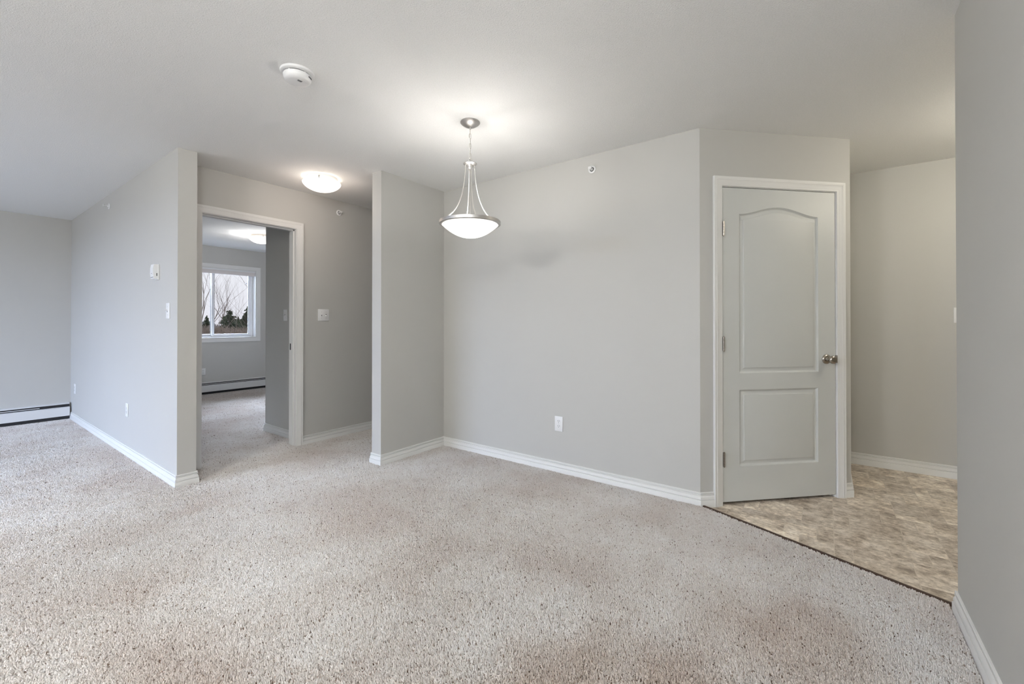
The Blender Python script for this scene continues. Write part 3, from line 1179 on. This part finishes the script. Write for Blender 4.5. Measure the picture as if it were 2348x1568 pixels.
point('bedroom_lamp', (2.905, 6.65, 2.25), 12.5, (1.0, .98, .96), .12)
point('entry_lamp', (3.62, -1.25, 2.22), 14.5, (1.0, .93, .77), .12)
point('hall_lamp', (2.053, 3.561, 2.26), 2.6, (1.0, .82, .70), .12)


# ------------------------------------------------------------------ outdoors
GZ = -8.0
struct(MB().box(-60, 80, 8.6, 160, GZ - .3, GZ).build('ground', GROUND), 'wintry ground far below the bedroom window', 'ground')


def bare_tree(name, loc, height, mat, seed, label, spread=0.55, trunk_r=.12, depth=5, lean=(0, 0)):
    rnd = random.Random(seed)
    mb = MB()

    def grow(p, d, L, rad, lv):
        pts = [p]
        n = 4
        dd = d.copy()
        for i in range(n):
            dd = (dd + Vector((rnd.uniform(-.16, .16), rnd.uniform(-.16, .16), rnd.uniform(0, .12)))).normalized()
            pts.append(pts[-1] + dd * L / n)
        rads = [rad * (1 - .45 * i / n) for i in range(n + 1)]
        mb.tube(pts, rads, 5 if lv > 2 else 4, caps=False)
        if lv == 0:
            return
        kids = 3 if lv > 1 else 2
        for k in range(kids + (2 if lv == depth else 0)):
            f = rnd.uniform(.35, 1.0) if k else 1.0
            i = min(n, int(f * n))
            az = rnd.uniform(0, 2 * math.pi)
            side = Vector((math.cos(az), math.sin(az), 0))
            nd = (dd * (1 - spread * .55) + side * spread * rnd.uniform(.7, 1.2) + Vector((0, 0, .18))).normalized()
            grow(pts[i], nd, L * rnd.uniform(.58, .78), rads[i] * .62, lv - 1)
    grow(Vector((0, 0, 0)), Vector((lean[0], lean[1], 1)).normalized(), height * .38, trunk_r, depth)
    o = mb.build(name, mat, recalc=False)
    o.location = loc
    return tag(o, label, 'tree')


def at_px(u, v_, dist):
    """world point at forward distance dist through a picture position of the window view"""
    x = (u - 1174) / F_PX * dist
    z = CAM_H + (738 - v_) / F_PX * dist
    c_, s_ = math.cos(YAW), math.sin(YAW)
    return Vector((c_ * dist + s_ * x, s_ * dist - c_ * x, z))


def ground_at(u, dist):
    p = at_px(u, 738, dist)
    p.z = GZ
    return p


bare_tree('bare_tree', ground_at(503, 35), 15.0, BARK, 3, 'tall bare tree with a pale trunk just right of the window mullion', trunk_r=.13, spread=.5)
bare_tree('bare_tree', ground_at(462, 53), 22.5, BARK, 11, 'bare spreading tree filling the left window pane', trunk_r=.17, spread=.5)
bare_tree('bare_tree', ground_at(668, 32), 16.0, BARK, 21, 'bare tree reaching in from the right edge of the window', trunk_r=.10, lean=(-.12, .05), spread=.55, depth=4)
for k, (u, d_, hgt, lab) in enumerate([(520, 11.0, 8.8, 'pale young leafless tree in front of the broad spruce'), (461, 14.6, 9.0, 'pale young leafless tree at the bottom of the left pane'),
                                       (553, 18.2, 8.7, 'pale young leafless tree at the bottom right of the window'), (487, 21.8, 9.2, 'pale young leafless tree behind the window mullion')]):
    bare_tree('young_leafless_tree', ground_at(u, d_), hgt, PALE, 40 + k, lab, spread=.36, trunk_r=.024, depth=4)


def spruce(u, v_top, dist, label, seed, wid=.30):
    rnd = random.Random(seed)
    base = ground_at(u, dist)
    hgt = at_px(u, v_top, dist).z - GZ
    root = empty('spruce_tree', base)
    tag(root, label, 'tree')
    mb = MB()
    mb.tube([(0, 0, 0), (0, 0, hgt * .97)], [.18, .02], 6)
    mb.build('trunk', BARK, root)
    mb = MB()
    tiers = 64
    for i in range(tiers):
        f = i / (tiers - 1)
        R = (1 - f) ** .8 * hgt * wid * .5 + .10
        for k in range(7 + int(8 * (1 - f))):
            z = hgt * (.25 + .75 * f) + rnd.uniform(-.22, .22)
            az = rnd.uniform(0, 2 * math.pi)
            L = R * rnd.uniform(.45, 1.15)
            d = Vector((math.cos(az), math.sin(az), 0))
            up_ = rnd.uniform(-.35, .10)
            # a bough carrying short drooping sprays of needles
            for q in range(4):
                g0, g1 = q / 4, (q + 1.15) / 4
                p0 = d * L * g0 + Vector((0, 0, z + up_ * L * g0))
                p1 = d * L * g1 + Vector((0, 0, z + up_ * L * g1))
                for sg in (-1, 0, 1):
                    sd = Vector((-d.y, d.x, 0)) * sg * rnd.uniform(.5, 1.0)
                    tip = p1 + (sd + d * .5) * (.07 + .16 * L * (1 - g0)) + Vector((0, 0, rnd.uniform(-.20, .02)))
                    w2 = Vector((rnd.uniform(-.05, .05), rnd.uniform(-.05, .05), .06 + .03 * L))
                    vs = [mb.bm.verts.new(c_) for c_ in (p0 + w2, tip, p0 - w2)]
                    mb.bm.faces.new(vs)
    mb.build('foliage', SPRUCE, root, recalc=False)


spruce(527, 713, 42, 'broad dark spruce in the middle of the right window pane', 1, .85)
spruce(568, 706, 60, 'dark spruce cut off by the right edge of the window', 2, .72)
spruce(547, 728, 96, 'small distant spruce right of the broad one', 3, .50)
spruce(557, 725, 112, 'tall distant spruce between the two near ones', 4, .40)
spruce(474, 726, 72, 'thin spruce behind the shrubs of the left pane', 5, .45)
spruce(455, 736, 88, 'low spruce at the far left of the window view', 6, .6)


def brush():
    rnd = random.Random(77)
    mb = MB()
    for i in range(1500):
        dist = rnd.uniform(24.2, 26.2)
        u = rnd.uniform(425, 606)
        top = 755 + rnd.uniform(-9, 12) + 4 * math.sin(u * .11) + (4 if u > 540 else -5 if u < 485 else 0)
        p = at_px(u, 786, dist)
        t = at_px(u + rnd.uniform(-22, 22), top, dist + rnd.uniform(-.6, .6))
        mid_ = (p + t) / 2 + Vector((rnd.uniform(-.3, .3), rnd.uniform(-.3, .3), rnd.uniform(-.1, .2)))
        mb.tube([p, mid_, t], [.013, .009, .003], 3, caps=False)
        for q in range(2):
            b2 = mid_ + Vector((rnd.uniform(-.55, .55), rnd.uniform(-.4, .4), rnd.uniform(-.1, .4)))
            mb.tube([mid_, b2], [.007, .003], 3, caps=False)
    for i in range(60):
        p = at_px(425 + i * 3.1, 786, 25.2 + rnd.uniform(-.9, .9))
        q = p.copy()
        q.z = GZ
        mb.tube([q, p], [.05, .02], 4, caps=False)
    o = mb.build('winter_brush', BRUSH, recalc=False)
    tag(o, 'tangle of brown winter brush along the bottom of the window view', 'brush', kind='stuff')
    mb = MB()
    for i in range(420):
        dist = rnd.uniform(120, 150)
        u = rnd.uniform(420, 615)
        p = at_px(u, 800, dist)
        p.z = GZ
        hh = at_px(u, 744 + rnd.uniform(-6, 6) + 5 * math.sin(u * .09), dist).z - GZ
        rr = rnd.uniform(.8, 2.0)
        ring = [mb.bm.verts.new(p + Vector((rr * math.cos(k * 1.0472), rr * math.sin(k * 1.0472), 0))) for k in range(6)]
        ring2 = [mb.bm.verts.new(p + Vector((rr * .8 * math.cos(k * 1.0472 + .3), rr * .8 * math.sin(k * 1.0472 + .3), hh * .6))) for k in range(6)]
        tip = mb.bm.verts.new(p + Vector((0, 0, hh)))
        for k in range(6):
            mb.bm.faces.new((ring[k], ring[(k + 1) % 6], ring2[(k + 1) % 6], ring2[k]))
            mb.bm.faces.new((ring2[k], ring2[(k + 1) % 6], tip))
    o = mb.build('distant_woodland', HAZY, recalc=False)
    tag(o, 'hazy grey woodland on the horizon beyond the bedroom window', 'woodland', kind='stuff')


HAZY = bark('hazy_woodland', (0.22, 0.22, 0.25), (0.34, 0.33, 0.36))
brush()
